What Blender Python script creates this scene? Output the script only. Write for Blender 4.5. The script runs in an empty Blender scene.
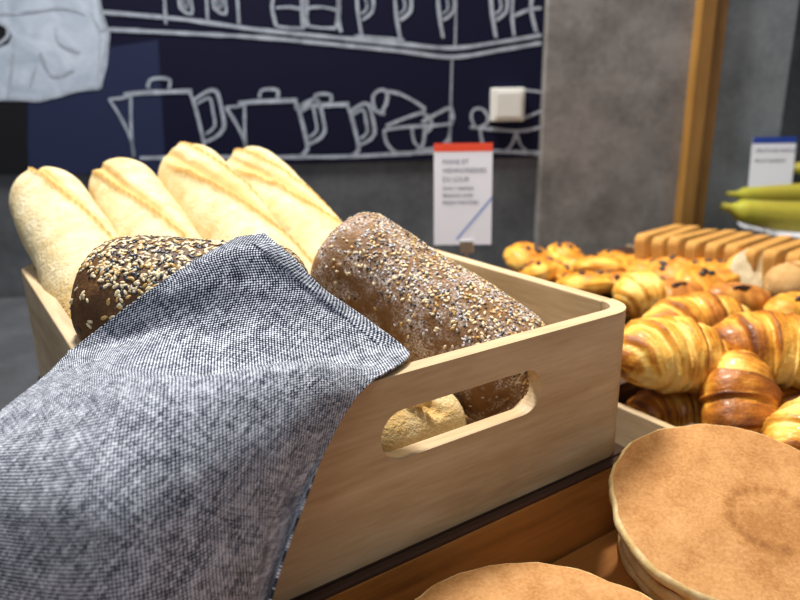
import bpy, bmesh, math, random
from math import sin, cos, pi, radians, sqrt
from mathutils import Vector, Matrix, noise
from mathutils.geometry import tessellate_polygon

SC = bpy.context.scene
COL = SC.collection
random.seed(7)

# ------------------------------------------------------------------ camera
F = 682.0
YAW, PITCH, ROLL = radians(34.1), radians(16.6), radians(-0.8)
CAM = Vector((-.0609, -.329, .2958))
FW = Vector((sin(YAW) * cos(PITCH), cos(YAW) * cos(PITCH), -sin(PITCH)))
RT = Vector((cos(YAW), -sin(YAW), 0))
UP = RT.cross(FW)
RT, UP = cos(ROLL) * RT + sin(ROLL) * UP, -sin(ROLL) * RT + cos(ROLL) * UP
cam_data = bpy.data.cameras.new('camera')
cam = bpy.data.objects.new('camera', cam_data)
COL.objects.link(cam)
M = Matrix((RT, UP, -FW)).transposed().to_4x4()
M.translation = CAM
cam.matrix_world = M
cam_data.sensor_width = 36
cam_data.lens = F / 800 * 36
cam_data.clip_start = .01
cam_data.dof.use_dof = True
cam_data.dof.focus_distance = .47
cam_data.dof.aperture_fstop = 5.8
SC.camera = cam

# ------------------------------------------------------------------ world, lamps, exposure
world = bpy.data.worlds.new('world')
SC.world = world
world.use_nodes = True
world.node_tree.nodes['Background'].inputs[0].default_value = (.80, .87, 1.0, 1)
world.node_tree.nodes['Background'].inputs[1].default_value = .24


def lamp(name, kind, loc, target, energy, color, size=.3, spot=60, blend=.6):
    d = bpy.data.lights.new(name, kind)
    d.energy = energy
    d.color = color
    if kind == 'AREA':
        d.shape = 'DISK'
        d.size = size
    else:
        d.shadow_soft_size = size
        if kind == 'SPOT':
            d.spot_size = radians(spot)
            d.spot_blend = blend
    o = bpy.data.objects.new(name, d)
    COL.objects.link(o)
    o.location = loc
    o.rotation_euler = (Vector(target) - Vector(loc)).to_track_quat('-Z', 'Y').to_euler()
    return o


lamp('ceiling_light', 'AREA', (.25, .75, 1.75), (.2, .2, 0), 54, (1, .98, .95), .35)
lamp('ceiling_spot', 'SPOT', (.95, .42, 1.5), (.72, .15, 0), 58, (1, .80, .52), .06, 50, .7)
lamp('room_light', 'AREA', (-1.1, -1.0, 1.5), (.1, .1, .1), 6, (.95, .96, 1), .9)
lamp('card_fill', 'SPOT', (.40, -.25, 1.65), (.62, .46, .12), 52, (1, .96, .92), .05, 24, .8)  # added fill spot with no known fixture, brightens the red-header card
SC.view_settings.view_transform = 'Standard'
SC.view_settings.look = 'None'
SC.view_settings.gamma = 1
SC.view_settings.exposure = 0.22

# ------------------------------------------------------------------ helpers


def at(x, y, t):
    return CAM + (FW + RT * ((x - 400) / F) - UP * ((y - 300) / F)) * t


def atz(x, y, z):
    d = FW + RT * ((x - 400) / F) - UP * ((y - 300) / F)
    return CAM + d * ((z - CAM.z) / d.z)


def link(o, parent=None):
    COL.objects.link(o)
    if parent:
        o.parent = parent
    return o


def tag(o, label=None, cat=None, group=None, kind=None):
    if label: o['label'] = label
    if cat: o['category'] = cat
    if group: o['group'] = group
    if kind: o['kind'] = kind
    return o


def empty(name, loc=(0, 0, 0), rot=(0, 0, 0)):
    o = bpy.data.objects.new(name, None)
    o.empty_display_size = .02
    COL.objects.link(o)
    o.location = loc
    o.rotation_euler = rot
    return o


def build(name, verts, faces, mats, parent=None, smooth=False, midx=None, bevel=0, attr=None, uv=None):
    me = bpy.data.meshes.new(name)
    me.from_pydata([tuple(v) for v in verts], [], faces)
    if not isinstance(mats, (list, tuple)):
        mats = [mats]
    for m in mats:
        me.materials.append(m)
    if midx:
        me.polygons.foreach_set('material_index', midx)
    if attr:
        for k, vals in attr.items():
            a = me.attributes.new(k, 'FLOAT', 'POINT')
            a.data.foreach_set('value', vals)
    if uv:
        l = me.uv_layers.new(name='UVMap')
        for lp in me.loops:
            l.data[lp.index].uv = uv[lp.vertex_index]
    if smooth:
        me.polygons.foreach_set('use_smooth', [True] * len(me.polygons))
    me.update()
    o = bpy.data.objects.new(name, me)
    link(o, parent)
    if bevel:
        md = o.modifiers.new('bevel', 'BEVEL')
        md.width = bevel
        md.segments = 2
        md.limit_method = 'ANGLE'
        md.angle_limit = radians(40)
    return o


class MB:
    def __init__(s):
        s.v = []; s.f = []; s.m = []

    def box(s, x0, x1, y0, y1, z0, z1, m=0):
        b = len(s.v)
        for z in (z0, z1):
            for x, y in ((x0, y0), (x1, y0), (x1, y1), (x0, y1)):
                s.v.append((x, y, z))
        for f in ((3, 2, 1, 0), (4, 5, 6, 7), (0, 1, 5, 4), (1, 2, 6, 5), (2, 3, 7, 6), (3, 0, 4, 7)):
            s.f.append(tuple(b + i for i in f)); s.m.append(m)
        return s

    def poly(s, pts, m=0):
        b = len(s.v)
        s.v += [tuple(p) for p in pts]
        s.f.append(tuple(range(b, b + len(pts)))); s.m.append(m)

    def grid(s, rows, closed_u=False, m=0, cap=False):
        b = len(s.v); n = len(rows[0])
        for r in rows: s.v += [tuple(p) for p in r]
        for i in range(len(rows) - 1):
            for j in range(n if closed_u else n - 1):
                k = (j + 1) % n
                s.f.append((b + i * n + j, b + i * n + k, b + (i + 1) * n + k, b + (i + 1) * n + j)); s.m.append(m)
        if cap:
            s.f.append(tuple(b + j for j in reversed(range(n)))); s.m.append(m)
            e = b + (len(rows) - 1) * n
            s.f.append(tuple(e + j for j in range(n))); s.m.append(m)
        return b

    def build(s, name, mats, parent=None, **k):
        return build(name, s.v, s.f, mats, parent, midx=s.m, **k)


def tube_rows(path, rad, n=12):
    rows = []
    for i, p in enumerate(path):
        p = Vector(p)
        a = Vector(path[max(i - 1, 0)]); b = Vector(path[min(i + 1, len(path) - 1)])
        t = (b - a).normalized()
        u = t.cross(Vector((0, 0, 1)))
        if u.length < 1e-4: u = Vector((1, 0, 0))
        u.normalize(); w = u.cross(t)
        r = rad[i] if isinstance(rad, (list, tuple)) else rad
        rows.append([p + (u * cos(2 * pi * j / n) + w * sin(2 * pi * j / n)) * r for j in range(n)])
    return rows


# ------------------------------------------------------------------ materials


class NT:
    def __init__(s, name, rough=.6, coat=0, spec=.5):
        s.m = bpy.data.materials.new(name)
        s.m.use_nodes = True
        s.t = s.m.node_tree
        s.b = s.t.nodes['Principled BSDF']
        s.b.inputs['Roughness'].default_value = rough
        s.b.inputs['Coat Weight'].default_value = coat
        s.b.inputs['Specular IOR Level'].default_value = spec
        s.tc = s.n('ShaderNodeTexCoord')

    def n(s, t, **k):
        o = s.t.nodes.new(t)
        for a, v in k.items():
            if a in o.inputs: o.inputs[a].default_value = v
            else: setattr(o, a, v)
        return o

    def l(s, a, b): s.t.links.new(a, b)

    def mapping(s, scale=(1, 1, 1), src='Object', rot=(0, 0, 0)):
        o = s.n('ShaderNodeMapping')
        o.inputs['Scale'].default_value = scale
        o.inputs['Rotation'].default_value = rot
        s.l(s.tc.outputs[src], o.inputs['Vector'])
        return o.outputs[0]

    def noise(s, vec, scale, detail=4, rough=.6, dist=0):
        o = s.n('ShaderNodeTexNoise')
        o.inputs['Scale'].default_value = scale
        o.inputs['Detail'].default_value = detail
        o.inputs['Roughness'].default_value = rough
        o.inputs['Distortion'].default_value = dist
        s.l(vec, o.inputs['Vector'])
        return o.outputs['Fac']

    def ramp(s, fac, stops):
        o = s.n('ShaderNodeValToRGB')
        e = o.color_ramp.elements
        while len(e) < len(stops): e.new(.5)
        for i, (p, c) in enumerate(stops):
            e[i].position = p
            e[i].color = (*c, 1)
        s.l(fac, o.inputs[0])
        return o.outputs[0]

    def math(s, op, a, b=None, c=None):
        o = s.n('ShaderNodeMath', operation=op)
        for i, x in enumerate((a, b, c)):
            if x is None: continue
            if isinstance(x, (int, float)): o.inputs[i].default_value = x
            else: s.l(x, o.inputs[i])
        return o.outputs[0]

    def mix(s, fac, a, b, mode='MIX'):
        o = s.n('ShaderNodeMix', data_type='RGBA', blend_type=mode)
        for i, x in ((0, fac), (6, a), (7, b)):
            if isinstance(x, (int, float)): o.inputs[i].default_value = x
            elif isinstance(x, tuple): o.inputs[i].default_value = (*x, 1)
            else: s.l(x, o.inputs[i])
        return o.outputs[2]

    def attr(s, name): return s.n('ShaderNodeAttribute', attribute_name=name).outputs['Fac']

    def color(s, c):
        if isinstance(c, tuple): s.b.inputs['Base Color'].default_value = (*c, 1)
        else: s.l(c, s.b.inputs['Base Color'])
        return s

    def bump(s, h, strength=.3, dist=.002):
        o = s.n('ShaderNodeBump')
        o.inputs['Strength'].default_value = strength
        o.inputs['Distance'].default_value = dist
        s.l(h, o.inputs['Height']); s.l(o.outputs[0], s.b.inputs['Normal'])
        return s


def plain(name, c, rough=.6, **k):
    return NT(name, rough, **k).color(c).m


def wood(name, stops, axis=0, rough=.55, ring=6, fine=60, coat=0):
    t = NT(name, rough, coat)
    sc = [1, 1, 1]; sc[axis] = .10
    v = t.mapping(tuple(sc))
    a = t.noise(v, ring * 4, 3, .55, .8)
    b = t.noise(v, fine * 5, 3, .6)
    v2 = t.mapping((1, 1, 1))
    c = t.noise(v2, 9, 2, .5)
    f = t.math('ADD', t.math('MULTIPLY', a, .6), t.math('MULTIPLY', b, .22))
    f = t.math('ADD', f, t.math('MULTIPLY', c, .18))
    t.color(t.ramp(f, stops)).bump(b, .15, .0006)
    return t.m


LW = [(.30, (.28, .175, .075)), (.45, (.45, .315, .165)), (.60, (.61, .465, .28)), (.8, (.75, .62, .43))]
M_WOODX = wood('pale_wood_x', LW, 0)
M_WOODY = wood('pale_wood_y', LW, 1)
ST = [(.3, (.17, .055, .012)), (.46, (.38, .15, .03)), (.60, (.50, .21, .045)), (.8, (.58, .27, .07))]
M_STAINX = wood('stained_wood_x', ST, 0, .4, coat=.15)
M_STAINY = wood('stained_wood_y', ST, 1, .4, coat=.15)
M_DARKWOOD = wood('dark_wood_edge', [(.3, (.028, .010, .004)), (.7, (.080, .030, .010))], 0, .65)
M_POST = wood('oak_post', [(.3, (.17, .075, .012)), (.5, (.32, .155, .03)), (.75, (.46, .24, .06))], 2, .45)


def stone(name, a, b, c, scale=7):
    t = NT(name, .75)
    v = t.mapping()
    n1 = t.noise(v, scale, 6, .62)
    n2 = t.noise(v, scale * 9, 4, .6)
    f = t.math('ADD', t.math('MULTIPLY', n1, .75), t.math('MULTIPLY', n2, .25))
    t.color(t.ramp(f, [(.35, a), (.5, b), (.66, c)])).bump(n2, .2, .001)
    return t.m


M_WALL = stone('grey_stone_wall', (.055, .057, .061), (.088, .091, .097), (.13, .133, .14))
M_PILLAR = stone('warm_stone_panel', (.13, .118, .106), (.215, .198, .180), (.31, .29, .265), 9)
M_FAR = stone('cool_stone_panel', (.16, .175, .18), (.24, .26, .265), (.33, .35, .355), 8)
M_COUNTER = stone('slate_counter', (.024, .025, .029), (.036, .038, .043), (.052, .055, .061), 12)
M_FLOOR = stone('floor_stone', (.08, .08, .08), (.12, .12, .12), (.16, .16, .16), 5)
M_NAVY = plain('mural_navy', (.0045, .005, .022), .7, spec=.15)
M_BLUE = plain('mural_blue', (.020, .027, .070), .7, spec=.15)
M_BLACK = plain('mural_black', (.010, .010, .012), .7, spec=.15)
t = NT('mural_chalk', .7)
t.color(t.ramp(t.noise(t.mapping(), 60, 3), [(.3, (.26, .29, .34)), (.7, (.50, .55, .62))]))
M_CHALK = t.m
t = NT('mural_cloth_grey', .7)
t.color(t.ramp(t.noise(t.mapping(), 14, 4, .6, 1.2), [(.3, (.36, .42, .51)), (.7, (.62, .69, .78))]))
M_CLOTHG = t.m
M_WHITEP = plain('white_plastic', (.74, .73, .66), .45)
M_CARD = plain('white_card', (.88, .89, .95), .5)
M_RED = plain('card_red', (.85, .075, .025), .5)
M_BLUEP = plain('card_blue', (.012, .05, .33), .5)
M_LILAC = plain('card_stripe', (.27, .36, .66), .5)
M_INK = plain('card_ink', (.12, .13, .19), .6)
t = NT('metal_clip', .3); t.color((.55, .53, .5)); t.b.inputs['Metallic'].default_value = 1; M_METAL = t.m
M_CERAMIC = plain('white_ceramic', (.82, .82, .86), .25)


def crust(name, stops, scale=55, rough=.7, bump=.5, coat=0, key='score', flour=None, k=.55):
    t = NT(name, rough, coat, .3)
    v = t.mapping()
    a = t.noise(v, scale, 5, .65)
    b = t.noise(v, scale * 7, 3, .6)
    f = t.math('ADD', t.math('MULTIPLY', a, .32), t.math('MULTIPLY', b, .13))
    f = t.math('ADD', f, t.math('MULTIPLY', t.attr(key), k))
    c = t.ramp(f, stops)
    if flour:
        fl = t.ramp(t.noise(v, scale * .8, 5, .7), [(.45, (0, 0, 0)), (.62, (1, 1, 1))])
        sp = t.ramp(t.noise(v, scale * 9, 2, .5), [(.42, (0, 0, 0)), (.6, (1, 1, 1))])
        w = t.math('MULTIPLY', t.math('MULTIPLY', fl, sp), flour[1])
        c = t.mix(w, c, flour[0])
    t.color(c)
    h = t.math('ADD', t.math('MULTIPLY', a, .6), t.math('MULTIPLY', b, .4))
    t.bump(h, bump, .003)
    return t.m


M_BAGUETTE = crust('pale_baguette_crust', [(.14, (.81, .71, .48)), (.22, (.74, .60, .34)), (.33, (.62, .42, .16)), (.52, (.50, .28, .07)), (.85, (.30, .14, .03))], 44, .85, 1.2)
M_RYE = crust('dark_seeded_crust', [(.1, (.045, .018, .006)), (.28, (.12, .050, .014)), (.5, (.22, .10, .026))], 70, .55, .6, flour=((.30, .15, .04), .5))
M_RYE2 = crust('floury_brown_crust', [(.1, (.13, .055, .018)), (.27, (.25, .125, .045)), (.5, (.37, .21, .085))], 60, .7, .8, flour=((.66, .60, .56), .9))
PS = [(.14, (.90, .66, .25)), (.30, (.84, .50, .10)), (.42, (.68, .31, .035)), (.56, (.40, .13, .012)), (.78, (.13, .036, .007))]
M_PASTRY = crust('golden_flaky_pastry', PS, 42, .42, .8, .12, 'toast', k=.55)
M_BUN = crust('glazed_bun', [(.10, (.84, .55, .15)), (.3, (.70, .36, .06)), (.46, (.46, .17, .03)), (.72, (.19, .055, .012))], 30, .36, .4, .2, 'toast', k=.62)
M_CHOC = plain('dark_chocolate', (.022, .010, .008), .35)
M_TOAST = crust('sliced_brown_loaf', [(.1, (.80, .55, .22)), (.3, (.66, .40, .12)), (.55, (.40, .19, .04))], 45, .8, .4, key='toast')
M_CRUMB = crust('white_crumb', [(.1, (.86, .79, .60)), (.3, (.72, .62, .40)), (.5, (.55, .42, .22))], 90, .9, .9, key='toast')
M_RUSTIC = crust('rustic_crust', [(.1, (.66, .46, .22)), (.24, (.46, .27, .10)), (.42, (.24, .11, .03))], 60, .85, .7, key='toast')
M_BANANA = crust('banana_skin', [(.1, (.42, .47, .045)), (.3, (.46, .38, .045)), (.55, (.30, .27, .03)), (.8, (.04, .028, .008))], 25, .4, .1, key='toast')


def pancake_mat():
    t = NT('pancake_brown', .75, 0, .25)
    v = t.mapping()
    n1 = t.noise(v, 60, 4, .65); n2 = t.noise(v, 420, 3, .6); n3 = t.noise(v, 16, 3, .55)
    f = t.math('ADD', t.math('MULTIPLY', n1, .25), t.math('MULTIPLY', n2, .40))
    f = t.math('ADD', f, t.math('MULTIPLY', n3, .35))
    f = t.math('ADD', f, t.math('MULTIPLY', t.attr('ring'), .22))
    c = t.ramp(f, [(.3, (.55, .31, .13)), (.46, (.45, .225, .078)), (.6, (.33, .145, .040)), (.78, (.22, .085, .02))])
    edge = t.ramp(t.math('ADD', t.attr('pale'), t.math('MULTIPLY', n1, .35)), [(.35, (0, 0, 0)), (.75, (1, 1, 1))])
    crumb = t.ramp(n1, [(.3, (.62, .42, .15)), (.65, (.83, .68, .38))])
    t.color(t.mix(edge, c, crumb))
    t.bump(t.math('ADD', t.math('MULTIPLY', n1, .4), t.math('MULTIPLY', n2, .5)), .45, .0016)
    return t.m


M_PANCAKE = pancake_mat()


def towel_mat(name, p=.0027):
    t = NT(name, .9, 0, .1)
    uvn = t.n('ShaderNodeUVMap')
    sep = t.n('ShaderNodeSeparateXYZ'); t.l(uvn.outputs[0], sep.inputs[0])
    u, v = sep.outputs[0], sep.outputs[1]
    su = t.math('SINE', t.math('MULTIPLY', u, 2 * pi / p))
    sv = t.math('SINE', t.math('MULTIPLY', v, 2 * pi / p))
    w = t.math('MULTIPLY', su, sv)

    def streak(sx, sy, sc):
        mp = t.n('ShaderNodeMapping'); mp.inputs['Scale'].default_value = (sx, sy, 1)
        t.l(uvn.outputs[0], mp.inputs['Vector'])
        return t.noise(mp.outputs[0], sc, 3, .6)
    a = streak(1, .16, 480); b = streak(.16, 1, 480); c = streak(1, 1, 60); e = streak(1, .35, 900)
    f = t.math('MULTIPLY_ADD', w, .46, .49)
    f = t.math('ADD', f, t.math('MULTIPLY', t.math('SUBTRACT', a, .5), 1.0))
    f = t.math('ADD', f, t.math('MULTIPLY', t.math('SUBTRACT', b, .5), .7))
    f = t.math('ADD', f, t.math('MULTIPLY', t.math('SUBTRACT', c, .5), .35))
    f = t.math('ADD', f, t.math('MULTIPLY', t.math('SUBTRACT', e, .5), .6))
    t.color(t.ramp(f, [(.26, (.006, .008, .017)), (.45, (.05, .06, .09)), (.60, (.32, .35, .42)), (.82, (.88, .90, .95))]))
    t.bump(f, .5, .0012)
    t.b.inputs['Sheen Weight'].default_value = .15
    return t.m


M_TOWEL = towel_mat('grey_melange_weave')
M_SEEDP = plain('sesame_pale', (.78, .63, .38), .45)
M_SEEDG = plain('linseed_gold', (.55, .33, .10), .4)
M_SEEDD = plain('seed_dark', (.035, .034, .042), .4)
M_SEEDW = plain('seed_grey', (.60, .59, .60), .5)

# ------------------------------------------------------------------ setting
# the wall runs along WD, its face looks towards the camera (-WN side)
WD = Vector((cos(radians(-26)), sin(radians(-26)), 0))
WN = Vector((sin(radians(26)), cos(radians(26)), 0))
W0 = Vector((.072, 1.176, 0))


def wp(x, y, off=0.0):
    """photo ray met with the wall plane -> (along wall, height)"""
    d = FW + RT * ((x - 400) / F) - UP * ((y - 300) / F)
    P = CAM + d * ((W0 - WN * off - CAM).dot(WN) / d.dot(WN))
    return (P - W0).dot(WD), P.z


WROT = radians(-26)


def wall_obj(name, mb, mats, **k):
    o = mb.build(name, mats, **k)
    o.location = W0
    o.rotation_euler = (0, 0, WROT)
    return o


# local wall frame: x along the wall, y into the wall, z up
FLOOR = -.97
xP0, _ = wp(541, 80); xP1, _ = wp(700, 110); xF1, _ = wp(781, 100)
tag(wall_obj('wall_back', MB().box(-2.2, xP0 + .02, 0, .1, FLOOR, 1.6), M_WALL), kind='structure')
tag(wall_obj('wall_pillar', MB().box(xP0, xP1, -.02, .1, FLOOR, 1.6), M_PILLAR, bevel=.003), kind='structure')
tag(wall_obj('wall_right', MB().box(xP1, xF1, -.012, .1, FLOOR, 1.6), M_FAR), kind='structure')
tag(wall_obj('wall_recess', MB().box(xF1 + .001, xF1 + 1.6, .02, .12, FLOOR, 1.6), M_WALL), kind='structure')
xT0 = wp(692, 105, .045)[0]; xT1 = wp(718, 105, .04)[0]
pm = MB().box(xT0, xT0 + (xT1 - xT0) * .55, -.045, 0, FLOOR, 1.6).box(xT0 + (xT1 - xT0) * .62, xT1, -.038, 0, FLOOR, 1.6)
pm.box(xT0 + .002, xT1 - .002, -.028, 0, FLOOR, 1.6, 0)
tag(wall_obj('trim_1', pm, M_POST, bevel=.002), kind='structure')
tag(build('floor', [(-3, -2.5, FLOOR), (4, -2.5, FLOOR), (4, 3, FLOOR), (-3, 3, FLOOR)], [(0, 1, 2, 3)], M_FLOOR), kind='structure')

# ------------------------------------------------------------------ mural
mu = MB()
xl = -1.6
z0 = .170
zb = wp(537, 157)[1]
mx1 = xP0 - .001
# panel body
mu.box(xl, mx1, -.006, -.0005, z0, 1.35, 0)


def mpt(x, y, off=.0066):
    a, z = wp(x, y, .006)
    return Vector((a, -off, z))


def mpoly(pts, m, off):
    P = [mpt(x, y, off) for x, y in pts]
    mu.poly(P, m)


def stroke(pts, w=4.0, m=3, off=.0070, closed=False):
    """a chalk line: ribbon of quads through smoothed points (width in picture-plane px at the wall)"""
    P = [Vector(p) for p in pts]
    if closed: P = P + [P[0]]
    S = []
    for i in range(len(P) - 1):
        p0 = P[max(i - 1, 0)]; p1 = P[i]; p2 = P[i + 1]; p3 = P[min(i + 2, len(P) - 1)]
        n = max(2, int((p2 - p1).length / 5))
        for k in range(n):
            t = k / n
            S.append(.5 * ((2 * p1) + (p2 - p0) * t + (2 * p0 - 5 * p1 + 4 * p2 - p3) * t * t + (3 * p1 - p0 - 3 * p2 + p3) * t ** 3))
    S.append(P[-1])
    Lr = []
    for i, p in enumerate(S):
        d = (S[min(i + 1, len(S) - 1)] - S[max(i - 1, 0)])
        d = Vector((-d.y, d.x)).normalized() if d.length > 1e-6 else Vector((0, 1))
        ww = w * (.85 + .3 * noise.noise(Vector((p.x * .07, p.y * .07, w))))
        Lr.append([mpt(*(p + d * ww / 2), off), mpt(*(p - d * ww / 2), off)])
    mu.grid(Lr, m=m)


# printed blocks of other blues
mpoly([(28, 174), (28, 60), (158, 40), (166, 174)], 1, .0062)
mpoly([(-60, 174), (-60, 90), (26, 90), (29, 174)], 2, .0063)
# sketched apron cloth
mpoly([(-90, -60), (90, -60), (99, 0), (110, 34), (107, 66), (101, 88), (62, 93), (38, 101), (6, 101), (-40, 96)], 4, .0065)
mpoly([(-40, 40), (-6, 22), (8, 26), (12, 36), (8, 44), (-8, 50), (-40, 62)], 2, .0067)
stroke([(98, -10), (101, 12), (108, 34), (104, 60), (100, 88)], 4)
stroke([(100, 88), (78, 90), (40, 100), (10, 98), (-20, 104)], 4)
stroke([(90, 10), (100, 36), (98, 78)], 2)
stroke([(0, 14), (30, 12), (62, 8), (85, 14)], 2.5)
stroke([(55, 28), (60, 44), (80, 52)], 3)
stroke([(40, 52), (52, 76), (74, 70)], 3)
stroke([(36, 66), (30, 86)], 3)
stroke([(-4, 22), (6, 26), (8, 36), (-4, 46)], 4)
stroke([(14, 36), (12, 66), (8, 98)], 3)
# shelf lines
stroke([(100, 12), (180, 19), (260, 30), (340, 38), (400, 44), (452, 48), (500, 42), (541, 35)], 4.5)
stroke([(100, 29), (180, 33), (260, 37.5), (330, 44), (400, 51), (452, 57), (500, 50), (541, 43)], 4.5)
stroke([(452, 57), (451, 90), (450, 125), (450, 152)], 2)
stroke([(456, 0), (455, 46)], 2)
stroke([(140, 158), (230, 157), (300, 157), (360, 156), (430, 152), (480, 151), (541, 153)], 4.5)
# coffee pots
for dx, sc in ((0, 1.0), (117, .86), (174, .80)):
    def q(*pts): return [(107 + dx + (x - 107) * sc, 157 + (y - 157) * sc) for x, y in pts]
    if dx < 150:
        stroke(q((109, 99), (123, 98), (130, 96)), 3)
        stroke(q((109, 99), (120, 116), (131, 139), (134, 157)), 3.5)
        stroke(q((131, 97), (131, 120), (132, 142), (134, 157)), 3.5)
    stroke(q((124, 95), (140, 93), (165, 92), (192, 91)), 5)
    stroke(q((148, 88), (150, 80), (160, 78), (170, 80), (169, 88)), 3.5)
    stroke(q((190, 93), (195, 106), (201, 130), (204, 148), (196, 156)), 4)
    stroke(q((194, 100), (206, 92), (216, 91), (221, 106), (224, 128), (214, 138), (204, 142)), 4)
    stroke(q((197, 104), (207, 98), (211, 100), (213, 112), (215, 126), (206, 134)), 3)
# bowls and saucepan
stroke([(385, 114), (375, 110), (373, 96), (380, 90), (387, 92), (386, 104), (381, 113)], 3.5)
stroke([(384, 91), (400, 94), (420, 105), (424, 111), (405, 118), (386, 126)], 3.5)
stroke([(384, 130), (405, 127), (440, 125), (453, 123)], 3.5)
stroke([(384, 130), (386, 142), (396, 153), (410, 154), (422, 146), (425, 128)], 3.5)
stroke([(412, 128), (414, 142), (424, 149), (440, 146), (449, 138), (450, 126)], 3)
stroke([(418, 113), (428, 116), (432, 126), (426, 132)], 4)
stroke([(422, 122), (440, 112), (451, 108), (453, 120)], 3.5)
stroke([(476, 128), (471, 118), (474, 109), (484, 110), (488, 122), (478, 128)], 3.5)
stroke([(470, 127), (490, 129), (520, 131), (541, 127)], 3.5)
stroke([(480, 129), (482, 142), (490, 151), (505, 151), (513, 142), (516, 131)], 3)
stroke([(516, 131), (520, 144), (528, 152), (541, 155)], 3)
stroke([(524, 90), (541, 92)], 3); stroke([(524, 118), (541, 111)], 3)
# crockery on the upper shelf
for x in (164, 206, 237):
    stroke([(x, -12), (x + 1, 8), (x + 2, 24)], 3)
for x in (180, 214):
    stroke([(x, -6), (x, 8), (x + 12, 14), (x + 10, -6)], 3)
    stroke([(x + 3, -4), (x + 4, 8), (x + 8, 6), (x + 7, -4)], 2)
for x in (276, 308):
    stroke([(x, -12), (x - 4, 6), (x, 26)], 4)
    stroke([(x, 8), (x + 14, 7), (x + 28, 10)], 3)
    stroke([(x + 28, -12), (x + 31, 8), (x + 28, 28)], 4)
    stroke([(x, 26), (x + 14, 28), (x + 28, 28)], 3)
stroke([(340, -12), (338, 16), (341, 32)], 4); stroke([(302, -8), (303, 26)], 5)
for x in (356, 394, 437, 490):
    stroke([(x, -14), (x + 2, 14), (x + 6, 38)], 3.5)
    stroke([(x + 4, -8), (x + 16, -4), (x + 16, 12), (x + 6, 20)], 3.5)
    stroke([(x + 8, -8), (x + 11, 8), (x + 5, 14)], 2.5)
stroke([(513, -8), (512, 16), (514, 36)], 3.5); stroke([(514, 16), (528, 10), (541, 8)], 3.5)
stroke([(532, -8), (531, 10), (536, 32)], 4); stroke([(355, 36), (380, 38), (404, 40)], 3)
mural = wall_obj('wall_mural', mu, [M_NAVY, M_BLUE, M_BLACK, M_CHALK, M_CLOTHG])
tag(mural, 'navy printed mural on the wall with white chalk drawing of coffee pots on shelves', 'mural')

# switch box on the mural
xs0, zs1 = wp(492, 88, .02); xs1, zs0 = wp(524, 121, .02)
sw = tag(wall_obj('light_switch', MB().box(xs0, xs1, -.022, -.006, zs0, zs1), M_WHITEP, bevel=.003),
         'small square white switch box mounted on the navy mural', 'switch')
MB().box(xs0 + .008, xs1 - .008, -.0255, -.0215, zs0 + .008, zs1 - .008).build('rocker', M_WHITEP, sw, bevel=.0012)

# ------------------------------------------------------------------ counter
CZ = -.072
ct = empty('countertop', (.6, .3, FLOOR))
tag(ct, 'dark slate grey countertop under the crates and trays', 'counter')


def wall_y(x):  # wall face at x
    return W0.y + (x - W0.x) * math.tan(WROT)


def slab(name, z0, z1, x0, x1, y0, inset, mat):
    P = [(x0, y0), (x1, y0), (x1, wall_y(x1) - .03 - inset), (x0, wall_y(x0) - .03 - inset)]
    v = [(x - .6, y - .3, z - FLOOR) for z in (z0, z1) for x, y in P]
    build(name, v, [(3, 2, 1, 0), (4, 5, 6, 7), (0, 1, 5, 4), (1, 2, 6, 5), (2, 3, 7, 6), (3, 0, 4, 7)], mat, ct, bevel=.003)


slab('worktop', CZ - .03, CZ, -.5, 2.0, -.62, 0, M_COUNTER)
slab('base_cabinet', FLOOR, CZ - .0305, -.45, 1.95, -.55, .02, M_DARKWOOD)

# ------------------------------------------------------------------ pale wooden bread crate
W, D, H, T, R = .40, .49, .129, .0125, .030
crate = empty('bread_crate', (0, 0, 0))
tag(crate, 'pale unstained wooden crate with a slot handle and rounded corners, holding baguettes and loaves', 'crate')


def plate_xz(outer, holes, y0, y1):
    """vertical plate in the XZ plane with holes, thickness y0..y1"""
    polys = [[Vector((x, z, 0)) for x, z in outer]] + [[Vector((x, z, 0)) for x, z in h] for h in holes]
    flat = [p for pl in polys for p in pl]
    tris = tessellate_polygon(polys)
    n = len(flat)
    v = [(p.x, y0, p.y) for p in flat] + [(p.x, y1, p.y) for p in flat]
    f = []
    for a, b, c in tris:
        A, B, Cc = flat[a], flat[b], flat[c]
        if (B - A).cross(Cc - A).z > 0: a, c = c, a
        f.append((c, b, a)); f.append((a + n, b + n, c + n))
    k = 0
    for pi_, pl in enumerate(polys):
        for i in range(len(pl)):
            j = (i + 1) % len(pl)
            q = (k + i, k + j, k + j + n, k + i + n)
            f.append(q)
        k += len(pl)
    return v, f


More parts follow.
